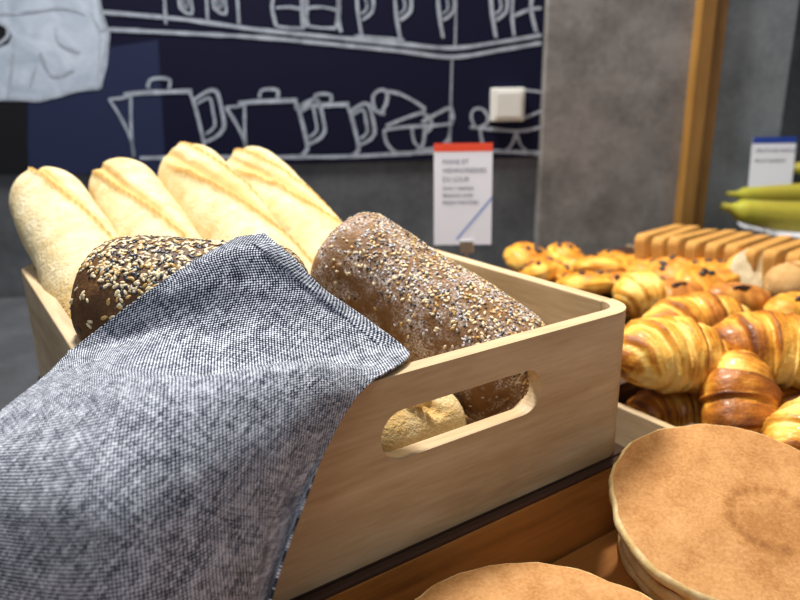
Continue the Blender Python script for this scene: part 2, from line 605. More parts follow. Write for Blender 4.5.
def front_panel(name, y_face, sgn, hole, mat):
    """straight board between the corner radii + the two rounded corners; sgn=+1 thickness goes +y"""
    v, f = plate_xz([(R, 0), (W - R, 0), (W - R, H), (R, H)], [hole] if hole else [], y_face, y_face + sgn * T)
    bm = bmesh.new()
    vs = [bm.verts.new(p) for p in v]
    for q in f: bm.faces.new([vs[i] for i in q])
    # drop straight end caps
    bm.faces.ensure_lookup_table()
    dele = [fc for fc in bm.faces if all(abs(x.co.x - R) < 1e-6 for x in fc.verts) or all(abs(x.co.x - W + R) < 1e-6 for x in fc.verts)]
    bmesh.ops.delete(bm, geom=dele, context='FACES')
    N = 7
    for side in (0, 1):
        cx = R if side == 0 else W - R
        cy = y_face + sgn * R
        prev = None
        for i in range(N + 1):
            a = pi / 2 * i / N
            dx = (-sin(a) if side == 0 else sin(a)); dy = -cos(a) * sgn
            ring = []
            for r in (R, R - T):
                for z in (0, H):
                    ring.append(bm.verts.new((cx + dx * r, cy + dy * r, z)))
            # tail straight joint piece
            if prev:
                o0, o1, i0, i1 = prev; p0, p1, q0, q1 = ring
                for fc in ((o0, p0, p1, o1), (i0, i1, q1, q0), (o1, p1, q1, i1), (o0, i0, q0, p0)):
                    bm.faces.new(fc)
            prev = ring
        o0, o1, i0, i1 = prev
        bm.faces.new((o0, o1, i1, i0))
    bmesh.ops.remove_doubles(bm, verts=bm.verts, dist=1e-5)
    bmesh.ops.recalc_face_normals(bm, faces=bm.faces)
    me = bpy.data.meshes.new(name); bm.to_mesh(me); bm.free()
    me.materials.append(mat)
    o = bpy.data.objects.new(name, me); link(o, crate)
    md = o.modifiers.new('bevel', 'BEVEL'); md.width = .0014; md.segments = 2; md.limit_method = 'ANGLE'; md.angle_limit = radians(40)
    return o


def slot(x0, x1, z0, z1, r, n=8):
    pts = []
    for cx, cz, a0 in ((x1 - r, z0 + r, -90), (x1 - r, z1 - r, 0), (x0 + r, z1 - r, 90), (x0 + r, z0 + r, 180)):
        for i in range(n + 1):
            a = radians(a0 + 90 * i / n)
            pts.append((cx + r * cos(a), cz + r * sin(a)))
    return pts


front_panel('front_panel', 0, 1, slot(.146, .288, .069, .104, .0172), M_WOODX)
front_panel('back_panel', D, -1, None, M_WOODX)
for x0 in (0, W - T):
    MB().box(x0, x0 + T, R + .0003, D - R - .0003, 0, H).build('side_panel', M_WOODY, crate, bevel=.0014)
MB().box(T + .0005, W - T - .0005, T + .0005, D - T - .0005, .003, .011).build('bottom_panel', M_WOODX, crate)

# riser the crate stands on
rz = empty('display_riser', (0, 0, CZ))
tag(rz, 'dark stained wooden riser directly under the pale bread crate', 'riser')
rb = MB().box(.004, W - .004, .006, D - .01, 0, -CZ - .0105).build('riser_body', M_DARKWOOD, rz)
rb = MB().box(.0, W, .0, D, -CZ - .0100, -CZ - .0003).build('riser_top', M_DARKWOOD, rz, bevel=.001)

# ------------------------------------------------------------------ stained serving tray with pancakes
TX0, TX1, TY0, TY1 = -.20, .49, -.46, -.0015
tray = empty('serving_tray', ((TX0 + TX1) / 2, (TY0 + TY1) / 2, CZ))
tag(tray, 'orange-brown stained wooden tray with raised rim below the bread crate, holding pancakes', 'tray')
L = tray.location


def tb(name, x0, x1, y0, y1, z0, z1, mat, bevel=.001):
    return MB().box(x0 - L.x, x1 - L.x, y0 - L.y, y1 - L.y, z0 - L.z, z1 - L.z).build(name, mat, tray, bevel=bevel)


tb('back_wall', TX0, TX1, TY1 - .0065, TY1, CZ + .0005, -.0045, M_STAINX)
tb('rim_strip', TX0, TX1, TY1 - .0068, TY1, -.0043, -.0003, M_DARKWOOD, .0012)
tb('front_wall', TX0, TX1, TY0, TY0 + .010, CZ + .0005, -.012, M_STAINX)
tb('side_wall', TX0, TX0 + .010, TY0 + .0102, TY1 - .0102, CZ + .0005, -.012, M_STAINY)
tb('side_wall', TX1 - .010, TX1, TY0 + .0102, TY1 - .0108, CZ + .0005, -.012, M_STAINY)
tb('tray_base', TX0 + .0102, TX1 - .0102, TY0 + .0102, TY1 - .0102, CZ + .0005, CZ + .008, M_STAINX)
TF = CZ + .008


def pancake_mesh(seed, r, th, ring=True):
    rows = []; pale = []; rg = []
    prof = []
    for i in range(15): prof.append((i / 14 * .955, .5 - .06 * (i / 14) ** 4, 0))
    for a in (20, 45, 65, 85): prof.append((.955 + .045 * sin(radians(a)), .44 * cos(radians(a)) + .0, .25 + .75 * (a / 85)))
    for a in (110, 140, 170): prof.append((.945 + .055 * sin(radians(a)), .46 * cos(radians(a)), .9))
    for i in (12, 6, 0): prof.append((i / 14, -.5, .2))
    n = 96
    v = []; f = []
    rnd = random.Random(seed); ph = rnd.random() * 50
    ox, oy = .22, -.10
    for k, (rr, zz, pl) in enumerate(prof):
        for j in range(n):
            a = 2 * pi * j / n
            w = 1 + .035 * noise.noise(Vector((cos(a) * 1.3, sin(a) * 1.3, ph))) + .018 * noise.noise(Vector((cos(a) * 6, sin(a) * 6, ph + 9))) + .009 * noise.noise(Vector((cos(a) * 22, sin(a) * 22, ph + zz)))
            x, y = rr * w * r * cos(a), rr * w * r * sin(a)
            z = zz * th + .0012 * noise.noise(Vector((x * 25, y * 25, ph))) + (.0008 * noise.noise(Vector((x * 160, y * 160, zz * 4 + ph))) if pl > .1 else 0)
            v.append((x, y, z))
            pale.append(pl)
            d = math.hypot(x / r - ox, y / r - oy)
            g = math.exp(-((d - .31) / .028) ** 2) + .35 * (d < .31)
            rg.append(g * .8 if ring and zz > 0 and pl < .1 else 0.0)
    for k in range(len(prof) - 1):
        for j in range(n):
            q = (j + 1) % n
            f.append((k * n + j, (k + 1) * n + j, (k + 1) * n + q, k * n + q))
    return v, f, pale, rg


def pancake(name, seed, c, nrm, r, th, label, group=None, ring=True):
    v, f, pale, rg = pancake_mesh(seed, r, th, ring)
    o = build(name, v, f, M_PANCAKE, smooth=True, attr={'pale': pale, 'ring': rg})
    o.location = c
    o.rotation_euler = Vector(nrm).to_track_quat('Z', 'Y').to_euler()
    return tag(o, label, 'pancake', group)


NT_ = Vector((-.185, -.182, .966))
stack_lab = ['bottom pancake of the tall stack, lying on the tray floor', 'second pancake from the bottom of the tall stack',
             'third pancake from the bottom of the tall stack', 'pancake directly under the top one of the tall stack, pale edge showing',
             'large golden-brown pancake on top of the tall stack, with a darker ring in its middle']
for i in range(5):
    k = i / 4
    n = Vector((0, 0, 1)).lerp(NT_, k).normalized()
    c = Vector((.402, -.094, TF + .0062)).lerp(Vector((.380, -.109, .0045)), k)
    if i == 3: c += Vector((-.004, .004, 0))
    if i == 2: c += Vector((.004, -.006, 0))
    pancake('pancake', 11 + i, c, n, .079 if i < 4 else .0895, .0125, stack_lab[i], 'pancakes in the right stack', i == 4)
sl = ['bottom pancake of the foreground stack cut off by the picture edge', 'second pancake from the bottom of the foreground stack',
      'third pancake from the bottom of the foreground stack', 'fourth pancake from the bottom of the foreground stack',
      'smooth brown pancake in the foreground, only its far edge in the picture']
for i in range(5):
    c = Vector((.160 + .003 * sin(i * 2.2), -.137 - .003 * cos(i * 2.5), TF + .0062 + .0132 * i))
    if i == 4: c = Vector((.159, -.139, TF + .0062 + .0132 * 4))
    pancake('pancake', 31 + i, c, (0, 0, 1), .1015 if i == 4 else .092, .0125, sl[i], 'pancakes in the foreground stack', False)

# ------------------------------------------------------------------ bread


def loaf_mesh(L, r, seed, na=56, ns=80, flat=.75, tip=.5, scores=(), bulge=.06, taper=0.0, power=2.4, ridge=.0022):
    """round loaf along +X, length L (incl. caps)"""
    v = []; att = []; rnd = random.Random(seed); ph = rnd.random() * 40
    capl = r * tip * 2
    for i in range(ns + 1):
        u = i / ns
        # denser at the ends
        s = .5 - .5 * cos(pi * u)
        s = .6 * s + .4 * u
        x = (s - .5) * L
        e = min(s, 1 - s) * L / capl
        rr = r * (1 - (1 - min(e, 1)) ** power) ** (1 / power) if e < 1 else r
        rr *= 1 + bulge * sin(s * pi) - bulge * .5 - taper * (s - .5)
        for j in range(na):
            a = 2 * pi * j / na
            y = rr * cos(a); z = rr * sin(a)
            if z < 0: z *= flat
            nn = noise.noise(Vector((x * 14, y * 14, z * 14 + ph))) * .075 + noise.noise(Vector((x * 60, y * 60, z * 60 + ph))) * .012
            at_ = 0.0; h = 0.0
            th = (a - pi / 2 + pi) % (2 * pi) - pi   # 0 on top
            for (sc, sl, wd, ha) in scores:
                if abs(th) < ha:
                    d = (x - sc * L - th * r * sl + .010 * noise.noise(Vector((x * 30 + ph, th * 3, sc * 9))) + .004 * noise.noise(Vector((x * 110, th * 9, ph)))) / wd
                    fade = 1 - (abs(th) / ha) ** 4
                    # raised lip followed by a shallow opened cut
                    h += fade * (ridge * math.exp(-((d + .30) / .16) ** 2) - ridge * 1.1 * math.exp(-((d - .12) / .26) ** 2))
                    at_ = max(at_, fade * (.85 * math.exp(-((d + .30) / .10) ** 2) + .26 * math.exp(-((d - .15) / .30) ** 2)))
            k = (1 + nn) + h / max(rr, .004)
            v.append((x, y * k, z * k)); att.append(min(1, at_))
    f = []
    for i in range(ns):
        for j in range(na):
            q = (j + 1) % na
            f.append((i * na + j, i * na + q, (i + 1) * na + q, (i + 1) * na + j))
    f.append(tuple(reversed(range(na)))); f.append(tuple(ns * na + j for j in range(na)))
    return v, f, att


def frame(a, b, roll=0):
    a, b = Vector(a), Vector(b)
    x = (b - a).normalized()
    z = (Vector((0, 0, 1)) - x * x.z).normalized()
    y = z.cross(x)
    m = Matrix((x, y, z)).transposed().to_4x4() @ Matrix.Rotation(roll, 4, 'X')
    m.translation = (a + b) / 2
    return m


def baguette(name, a, b, r, seed, label, scores, roll=0, grp='pale baguettes leaning on the back of the crate'):
    Lc = (Vector(b) - Vector(a)).length
    v, f, att = loaf_mesh(Lc, r, seed, 88, 190, .9, .62, scores, .05, 0, 2.1, .0052)
    # golden toasting at the tips and along one flank
    for i, p in enumerate(v):
        n_ = noise.noise(Vector((p[0] * 9 + seed, p[1] * 22, p[2] * 22)))
        att[i] = min(1, att[i] + max(0, n_) * .20)
    o = build(name, v, f, M_BAGUETTE, smooth=True, attr={'score': att})
    o.matrix_world = frame(a, b, roll)
    return tag(o, label, 'bread', grp)


def bz(y): return .1700 + .36 * (y - .49)


BS = [
    (.051, .575, .20, .042, 'baguette at the crate end, touching the left side wall of the crate', [(.20, -4.6, .085, .9)], .25, 0),
    (.121, .592, .20, .042, 'baguette with few cuts, second from the crate side wall, behind the dark seeded loaf', [(.14, -4.4, .085, .9)], -.15, -.002),
    (.205, .588, .20, .045, 'baguette with the boldest golden cuts, its end standing highest under the coffee pots', [(.36, -3.6, .080, .8), (.05, -3.4, .095, 1.1)], .1, .011),
    (.292, .598, .24, .042, 'baguette beside the floury brown loaf, tilted towards it', [(.30, -3.8, .080, .9), (.04, -3.5, .08, 1.0)], -.1, 0),
]
for i, (x, y1, y0, r, lab, sc, roll, dz) in enumerate(BS):
    a = (x + .004, y0, bz(y0) + dz * .3); b = (x + (-.006 if i == 0 else .012), y1, bz(y1) + dz)
    baguette('baguette', a, b, r, 3 + i, lab, sc, roll)
baguette('bread_stick', (.03, .060, .051), (.255, .058, .051), .036, 29, 'pale bread stick lying on the crate bottom, seen through the slot handle', [(.2, .8, .02, 1.0), (-.1, .8, .02, 1.0)], 0, None)


def seeds_on(o, v, f, r, L, cover, n, sizes, mats, weights, seed):
    """scatter small flattened seeds on the crust of loaf o"""
    rnd = random.Random(seed)
    cum = []; tot = 0; cand = []
    for q in f:
        if len(q) != 4: continue
        P = [Vector(v[i]) for i in q]
        c = sum(P, Vector()) / 4
        nr = (P[2] - P[0]).cross(P[3] - P[1])
        if nr.dot(Vector((0, c.y, c.z))) < 0: nr = -nr
        w = nr.length * cover(c)
        if w <= 0: continue
        tot += w; cum.append(tot); cand.append((P, nr.normalized()))
    import bisect
    mb = MB()
    for _ in range(n):
        P, nr = cand[bisect.bisect(cum, rnd.random() * tot) % len(cand)]
        a, b = rnd.random(), rnd.random()
        p = P[0].lerp(P[1], a).lerp(P[3].lerp(P[2], a), b)
        m = rnd.choices(range(len(mats)), weights)[0]
        ln, wd, th = sizes[m]
        k = rnd.uniform(.8, 1.2); ln *= k; wd *= k
        ang = rnd.uniform(0, 2 * pi)
        u = nr.orthogonal().normalized(); w = nr.cross(u)
        e1 = u * cos(ang) + w * sin(ang); e2 = nr.cross(e1)
        e1 = (e1 + nr * rnd.uniform(-.25, .25)).normalized()
        p = p + nr * th * .25
        base = len(mb.v)
        # teardrop: 2 tips + ring of 5 at two stations
        prof = ((-.30, .85), (.12, .95), (.36, .55))
        mb.v.append(tuple(p - e1 * ln * .5))
        for s, q in prof:
            for j in range(6):
                t_ = 2 * pi * j / 6
                mb.v.append(tuple(p + e1 * ln * s + (e2 * cos(t_) * wd + nr * sin(t_) * th) * .5 * q))
        mb.v.append(tuple(p + e1 * ln * .5))
        for j in range(6):
            j2 = (j + 1) % 6
            mb.f.append((base, base + 1 + j2, base + 1 + j)); mb.m.append(m)
            for s in range(2):
                x = base + 1 + s * 6
                mb.f.append((x + j, x + j2, x + 6 + j2, x + 6 + j)); mb.m.append(m)
            mb.f.append((base + 13 + j, base + 13 + j2, base + 19)); mb.m.append(m)
    s = mb.build('seeds', mats, o, smooth=True)
    return tag(s, None, None, None, 'stuff')


# dark seeded loaf, half under the towel
LA, LB = Vector((.042, .205, .147)), Vector((.140, .141, .140))
LL, LRAD = .176, .050
v, f, att = loaf_mesh(LL, LRAD, 51, 72, 110, .85, .42, (), .08, 0, 2.6)
o = build('seeded_loaf', v, f, M_RYE, smooth=True, attr={'score': [0.0] * len(v)})
mid = (LA + LB) / 2; dr = (LB - LA).normalized()
o.matrix_world = frame(mid - dr * LL / 2, mid + dr * LL / 2)
LOAF_INV = o.matrix_world.inverted()
LOAF_M = o.matrix_world.copy()
tag(o, 'dark brown loaf covered in pale sesame seeds, half hidden under the grey cloth', 'bread')
seeds_on(o, v, f, LRAD, LL, lambda c: (1 if c.z > -.012 else .0) * (1 if c.x > -.056 + .02 * sin(c.y * 80) else .05) * (.35 if c.y > .02 else 1), 2700,
         ((.0050, .0027, .0013), (.0050, .0027, .0013), (.0046, .0024, .0012)), [M_SEEDP, M_SEEDG, M_SEEDD], (7, 3, 5), 4)

# floury brown loaf with linseed
RA, RB = Vector((.241, .208, .1545)), Vector((.314, .056, .068))
v, f, att = loaf_mesh(.285, .052, 77, 76, 120, .9, .42, (), .07, 0, 2.7)
o = build('seeded_loaf', v, f, M_RYE2, smooth=True, attr={'score': [0.0] * len(v)})
mid = (RA + RB) / 2; dr = (RB - RA).normalized()
LR = (RB - RA).length + .03
for q in range(len(v)): v[q] = (v[q][0] * LR / .285, v[q][1], v[q][2])
o.data.vertices.foreach_set('co', [c for p in v for c in p])
o.matrix_world = frame(mid - dr * LR / 2, mid + dr * LR / 2, 0)
tag(o, 'floury brown loaf sprinkled with mixed seeds, leaning against the front wall of the crate', 'bread')
seeds_on(o, v, f, .052, LR, lambda c: (max(0, min(1, .5 + (c.z - .004) * 30 + c.y * 12)) ** 2) * (1 if c.x > -.075 else .25) + .05, 3400,
         ((.0040, .0022, .0012), (.0040, .0022, .0012), (.0030, .0018, .0010), (.0030, .0018, .001)), [M_SEEDP, M_SEEDG, M_SEEDD, M_SEEDW], (5, 2, 5, 6), 5)

# ------------------------------------------------------------------ towel
V = Vector


def lerp5(a, b):
    a, b = V(a), V(b)
    return [a.lerp(b, i / 4) for i in range(5)]


G = [
    lerp5((.113, .134, .2015), (.131, .128, .2030)),
    [V((.080, .138, .187)), V((.092, .130, .191)), V((.107, .122, .193)), V((.124, .112, .192)), V((.141, .103, .188))],
    [V((.047, .143, .168)), V((.075, .126, .174)), V((.104, .110, .174)), V((.130, .095, .172)), V((.153, .083, .168))],
    [V((.0005, .158, .136)), V((.043, .128, .143)), V((.085, .098, .147)), V((.130, .072, .148)), V((.171, .056, .150))],
    [at(46, 374, .448), V((.016, .082, .144)), V((.060, .056, .1345)), V((.118, .040, .132)), at(410, 356, .452)],
    [at(2, 409, .405), V((-.002, .040, .147)), V((.040, .006, .154)), V((.100, .000, .1515)), at(371, 383, .409)],
    [at(-50, 455, .378), V((-.025, -.004, .128)), V((.022, -.026, .130)), V((.072, -.024, .130)), at(349, 408, .392)],
    [at(-80, 520, .368), V((-.037, -.022, .090)), V((.008, -.044, .090)), V((.050, -.036, .094)), at(322, 458, .376)],
    [at(-90, 600, .365), V((-.040, -.034, .045)), V((.000, -.052, .045)), V((.038, -.042, .048)), at(298, 515, .362)],
    [at(-90, 680, .37), V((-.040, -.040, .000)), V((-.004, -.056, .000)), V((.028, -.046, .002)), at(272, 590, .355)],
    [at(-90, 760, .375), V((-.040, -.042, -.04)), V((-.008, -.058, -.04)), V((.016, -.050, -.04)), at(250, 680, .35)],
]


def cr(p0, p1, p2, p3, t):
    return .5 * ((2 * p1) + (p2 - p0) * t + (2 * p0 - 5 * p1 + 4 * p2 - p3) * t * t + (3 * p1 - p0 - 3 * p2 + p3) * t ** 3)


def S(u, v):
    """u across 0..1, v down 0..1"""
    nr, nc = len(G), 5
    x = u * (nc - 1); j = min(int(x), nc - 2); x -= j
    y = v * (nr - 1); i = min(int(y), nr - 2); y -= i

    def row(k):
        r = G[max(0, min(nr - 1, k))]
        return cr(r[max(j - 1, 0)], r[j], r[j + 1], r[min(j + 2, nc - 1)], x)
    p = cr(row(i - 1), row(i), row(i + 1), row(i + 2), y)
    amp = min(1, v * 4)
    n = noise.noise(p * 22) * .0022 + noise.noise(p * 60 + V((5, 1, 2))) * .0006
    # drape folds in the hanging part
    h = max(0, min(1, (v - .5) * 3))
    n += h * .0028 * sin(u * 16 + v * 3)
    p = p + V((-.25, -.65, .7)) * n * amp
    q = LOAF_INV @ p                      # rest on the loaf instead of passing through it
    cl = max(-LL / 2 + .036, min(LL / 2 - .036, q.x))
    d = V((q.x - cl, q.y, q.z)); m = d.length
    rr = LRAD + .0055
    if m < rr:
        d = d * (rr / max(m, 1e-5))
        p = LOAF_M @ V((cl + d.x, d.y, d.z))
    g = .0045                              # and on the outside of the crate
    if p.x > -g and p.y > -g and -.01 < p.z < H + g:
        px, py, pz = p.x + g, p.y + g, H + g - p.z
        if pz <= max(.04, min(px, py)): p = V((p.x, p.y, H + g))
        elif px < py: p = V((-g, p.y, p.z))
        else: p = V((p.x, -g, p.z))
    return p


NU, NV = 96, 190
verts = []; uvs = []
for i in range(NV + 1):
    for j in range(NU + 1):
        p = S(j / NU, i / NV)
        verts.append(p)
# metric UVs: a flat cloth frame fitted to the ruled shape
acc = [[0] * (NU + 1) for _ in range(NV + 1)]
for i in range(NV + 1):
    row = verts[i * (NU + 1):(i + 1) * (NU + 1)]
    c = NU // 2
    s = [0] * (NU + 1)
    for j in range(c + 1, NU + 1): s[j] = s[j - 1] + (row[j] - row[j - 1]).length
    for j in range(c - 1, -1, -1): s[j] = s[j + 1] - (row[j + 1] - row[j]).length
    acc[i] = s
vd = [0]
c = NU // 2
for i in range(1, NV + 1):
    vd.append(vd[-1] + (verts[i * (NU + 1) + c] - verts[(i - 1) * (NU + 1) + c]).length)
ca, sa = cos(radians(38)), sin(radians(38))
for i in range(NV + 1):
    for j in range(NU + 1):
        a, b = acc[i][j], vd[i]
        uvs.append((a * ca + b * sa, -a * sa + b * ca))
faces = [(i * (NU + 1) + j, (i + 1) * (NU + 1) + j, (i + 1) * (NU + 1) + j + 1, i * (NU + 1) + j + 1) for i in range(NV) for j in range(NU)]
towel = build('cloth_napkin', verts, faces, M_TOWEL, smooth=True, uv=uvs)
md = towel.modifiers.new('solid', 'SOLIDIFY'); md.thickness = .0014; md.offset = -1
tag(towel, 'grey melange woven cloth draped over the dark loaf and the crate corner', 'cloth')


def hem_strip(d0, d1, lift, name, v0=0.0, v1=.46):
    """folded hem along the right hand edge: a thin raised band between two distances from the edge"""
    rows = []; uvr = []
    for i in range(90):
        v = v0 + (v1 - v0) * i / 89
        r = []; e = S(1, v)
        w = (S(1, v) - S(0, v)).length
        for k in range(9):
            d = d0 + (d1 - d0) * k / 8
            u = max(0, 1 - d / max(w, d1 * 1.02))
            p = S(u, v)
            du = (S(min(1, u + .01), v) - S(max(0, u - .01), v)); dv = S(u, min(1, v + .006)) - S(u, max(0, v - .006))
            n = dv.cross(du).normalized()
            fd = min(1, (v1 - v) / .05, (v - v0) / .01 + .2)
            lf = (lift * (1 if 0 < k < 8 else 0) - (0.0006 if k in (0, 8) else 0)) * fd - .0012 * (1 - fd)
            r.append(p + n * lf)
            uvr.append((d * .8 + v * .02, v * .42))
        rows.append(r)
    mb = MB(); mb.grid(rows)
    o = build(name, mb.v, mb.f, M_TOWEL, towel, smooth=True, uv=uvr)
    return o


hem_strip(.0, .020, .0015, 'hem', .055, .385)

# ------------------------------------------------------------------ pastry crate
PX0, PX1, PY0, PY1 = .4955, 1.17, -.30, .597
pc = empty('pastry_crate', ((PX0 + PX1) / 2, (PY0 + PY1) / 2, CZ))
tag(pc, 'shallow wooden crate full of croissants and pastries, pale rim showing beside the bread crate', 'crate')
L2 = pc.location


def pb(name, x0, x1, y0, y1, z0, z1, mat):
    return MB().box(x0 - L2.x, x1 - L2.x, y0 - L2.y, y1 - L2.y, z0 - L2.z, z1 - L2.z).build(name, mat, pc, bevel=.001)


PZ = -.020
pb('side_panel', PX0, PX0 + .009, PY0, PY1, CZ + .0005, PZ, M_WOODY)
pb('side_panel', PX1 - .009, PX1, PY0, PY1, CZ + .0005, PZ, M_WOODY)
pb('end_panel', PX0 + .0092, PX1 - .0092, PY0, PY0 + .009, CZ + .0005, PZ, M_WOODX)
pb('end_panel', PX0 + .0092, PX1 - .0092, PY1 - .009, PY1, CZ + .0005, PZ - .003, M_WOODX)
pb('bottom_panel', PX0 + .0092, PX1 - .0092, PY0 + .0092, PY1 - .0092, CZ + .0005, CZ + .006, M_DARKWOOD)
PF = CZ + .006
sh = empty('display_shelf', (.83, .345, PF + .0003))
tag(sh, 'low dark wooden shelf inside the pastry crate under the back pastries', 'shelf')
MB().box(-.318, .325, -.225, .24, .035, -.019 - PF).build('shelf_board', M_DARKWOOD, sh, bevel=.001)
for sy in (-.20, .22):
    MB().box(-.31, .317, sy - .006, sy + .006, 0, .0348).build('shelf_support', M_DARKWOOD, sh)


def croissant_mesh(Ln, r, seed, bend=1.0, nb=5, ns=140, na=52, brown=.0):
    rnd = random.Random(seed); ph = rnd.random() * 60
    v = []; att = []
    Rb = Ln / (2 * bend)
    for i in range(ns + 1):
        s = i / ns; x = 2 * s - 1
        phi = x * bend
        c = V((Rb * sin(phi), Rb * cos(phi) - Rb, 0))
        tg = V((cos(phi), -sin(phi), 0)); nn = V((sin(phi), cos(phi), 0))
        base = (1 - abs(x) ** 2.3) ** .75
        env = .16 + .84 * base
        if abs(x) > .97: env *= sqrt(max(0, 1 - ((abs(x) - .97) / .03) ** 2)) * .98 + .02
        for j in range(na):
            a = 2 * pi * j / na
            skew = .10 * cos(a - .6) * (1 if x >= 0 else -1)
            q = (abs(x) + skew * .7 + .02 * noise.noise(V((x * 3, a, ph)))) * (nb / 2)
            fr = q - math.floor(q)
            # each wrap swells then drops to the next one
            swell = fr ** .8
            drop = 1 if fr < .93 else (1 - fr) / .07
            h = .93 + .15 * swell * drop + .03 * sin(pi * fr)
            rr = r * env * h
            lines = noise.noise(V((x * 10 + ph, a * 9, 3))) * .03 + noise.noise(V((c.x * 60 + ph, cos(a) * 3, sin(a) * 3))) * .05
            rr *= 1 + lines
            z = rr * sin(a)
            if z < 0: z *= .72
            v.append(c + nn * rr * cos(a) * 1.08 + V((0, 0, z)))
            edge = math.exp(-((fr - .86) / .09) ** 2) * .42 - math.exp(-((fr - .08) / .12) ** 2) * .25
            streak = noise.noise(V((fr * 9 + ph, q * 2, a * 1.6))) * .22 + noise.noise(V((fr * 26 + ph, q * 3, a * 4))) * .16
            top = max(0, sin(a))
            b = .20 + .12 * top + streak + edge * (.5 + .5 * top) + .66 * (noise.noise(V((c.x * 18, a * 1.0, ph + 4))))
            b += max(0, abs(x) - .84) * 3.0 + brown
            att.append(max(0, min(1, b)))
    f = []
    for i in range(ns):
        for j in range(na):
            k = (j + 1) % na
            f.append((i * na + j, (i + 1) * na + j, (i + 1) * na + k, i * na + k))
    f.append(tuple(range(na))); f.append(tuple(ns * na + j for j in reversed(range(na))))
    return v, f, att


def croissant(name, c, rot, Ln, r, seed, label, bend=1.0, brown=0.0, nb=5):
    v, f, att = croissant_mesh(Ln, r, seed, bend, nb, brown=brown)
    o = build(name, v, f, M_PASTRY, smooth=True, attr={'toast': att})
    o.location = c
    o.rotation_euler = [radians(a) for a in rot]
    return tag(o, label, 'croissant', 'croissants in the pastry crate')


def bun_mesh(Lx, Ly, h, seed, swirl=False):
    rnd = random.Random(seed); ph = rnd.random() * 60
    v = []; att = []; n, m = 64, 26
    for i in range(m + 1):
        t_ = i / m * pi
        for j in range(n):
            a = 2 * pi * j / n
            st = sin(t_) ** .8
            x, y = st * cos(a), st * sin(a)
            z = cos(t_)
            rr = math.hypot(x, y)
            k = 1 + .07 * noise.noise(V((x * 2 + ph, y * 2, z * 2))) + .03 * noise.noise(V((x * 7 + ph, y * 7, z * 7)))
            g = .16 + .28 * max(0, z) + .18 * noise.noise(V((x * 3, y * 3, ph)))
            zz = z * h * .5
            if swirl and z > -.2:
                ar = rr * 3.1 - a / (2 * pi)
                fr = ar - math.floor(ar)
                dip = math.exp(-((fr - .5) / .16) ** 2)
                zz -= dip * h * .13 * min(1, rr * 3)
                g += dip * -.05 + (1 - dip) * .10
            else:
                st2 = sin(x * 16 + y * 3 + ph)
                zz += h * .025 * st2 * max(0, z)
                g += .07 * st2
            v.append((x * Lx * .5 * k, y * Ly * .5 * k, zz * k)); att.append(max(0, min(1, g)))
    f = []
    for i in range(m):
        for j in range(n):
            k = (j + 1) % n
            f.append((i * n + j, (i + 1) * n + j, (i + 1) * n + k, i * n + k))
    return v, f, att


def blob(rx, ry, rz, n=10, m=7, seed=0):
    v = []
    for i in range(m + 1):
        t_ = pi * i / m
        for j in range(n):
            a = 2 * pi * j / n
            k = 1 + .18 * noise.noise(V((cos(a) * 1.5 + seed, sin(a) * 1.5, t_)))
            v.append((rx * sin(t_) * cos(a) * k, ry * sin(t_) * sin(a) * k, rz * cos(t_)))
    f = [(i * n + j, (i + 1) * n + j, (i + 1) * n + (j + 1) % n, i * n + (j + 1) % n) for i in range(m) for j in range(n)]
    return v, f


def raisin_bun(c, rot, d, h, seed, label):
    v, f, att = bun_mesh(d, d * .92, h, seed, True)
    o = build('raisin_swirl', v, f, M_PASTRY, smooth=True, attr={'toast': att})
    o.location = c; o.rotation_euler = [radians(a) for a in rot]
    tag(o, label, 'pastry', 'raisin swirls in the pastry crate')
    rnd = random.Random(seed + 100)
    for k in range(5):
        a = rnd.uniform(0, 2 * pi); rr = rnd.uniform(.1, .36) * d
        bv, bf = blob(.0062, .0048, .0035, seed=k + seed)
        b = build('raisin', bv, bf, M_CHOC, o, smooth=True)
        b.location = (rr * cos(a), rr * sin(a), h * .5 * sqrt(max(.05, 1 - (2 * rr / d) ** 2)) * .98)
        b.rotation_euler = (0, 0, rnd.uniform(0, 6))
    return o


def choc_roll(c, rot, Lx, Ly, h, seed, label, mat=None):
    v, f, att = bun_mesh(Lx, Ly, h, seed)
    o = build('chocolate_roll', v, f, mat or M_BUN, smooth=True, attr={'toast': att})
    o.location = c; o.rotation_euler = [radians(a) for a in rot]
    tag(o, label, 'pastry', 'chocolate rolls in the pastry crate')
    bv, bf = blob(Lx * .15, Ly * .075, .005, 14, 8, seed)
    b = build('chocolate_bar', bv, bf, M_CHOC, o, smooth=True)
    b.location = (-Lx * .05, -Ly * .12, h * .485); b.rotation_euler = (radians(14), 0, radians(6))
    return o


yaw = math.degrees(YAW)
# croissants: position on rays at real distances, resting on each other in the crate
croissant('croissant', at(668, 358, .735), (6, 4, -26), .135, .043, 1, 'plump golden croissant touching the corner of the bread crate', .55)
croissant('croissant', at(692, 322, .86), (12, -4, -22), .155, .034, 2, 'long golden croissant lying behind the plump one near the crate corner', .5, -.04)
croissant('croissant', at(785, 354, .745), (4, 8, -52), .165, .043, 3, 'flaky croissant with a dark blunt tip pointing at the bread crate', .35, -.03, 6)
croissant('croissant', at(738, 408, .69), (30, -40, 38), .135, .036, 4, 'dark-baked croissant standing tilted below the flaky one, behind the pancakes', .6, .30)
croissant('croissant', at(815, 436, .63), (10, -10, -10), .120, .033, 5, 'golden croissant at the lower right beside the top pancake', .6)
croissant('croissant', at(668, 412, .765), (0, 0, -30), .105, .027, 6, 'dark croissant underneath the plump one, against the crate rim', .5, .25)
croissant('croissant', at(800, 395, .77), (0, 0, 10), .120, .030, 16, 'croissant at the bottom of the pile under the flaky one', .5, .2)
croissant('croissant', at(640, 297, .985), (64, 8, -12), .085, .033, 7, 'small upright pale golden croissant behind the bread crate corner', .7, -.10)
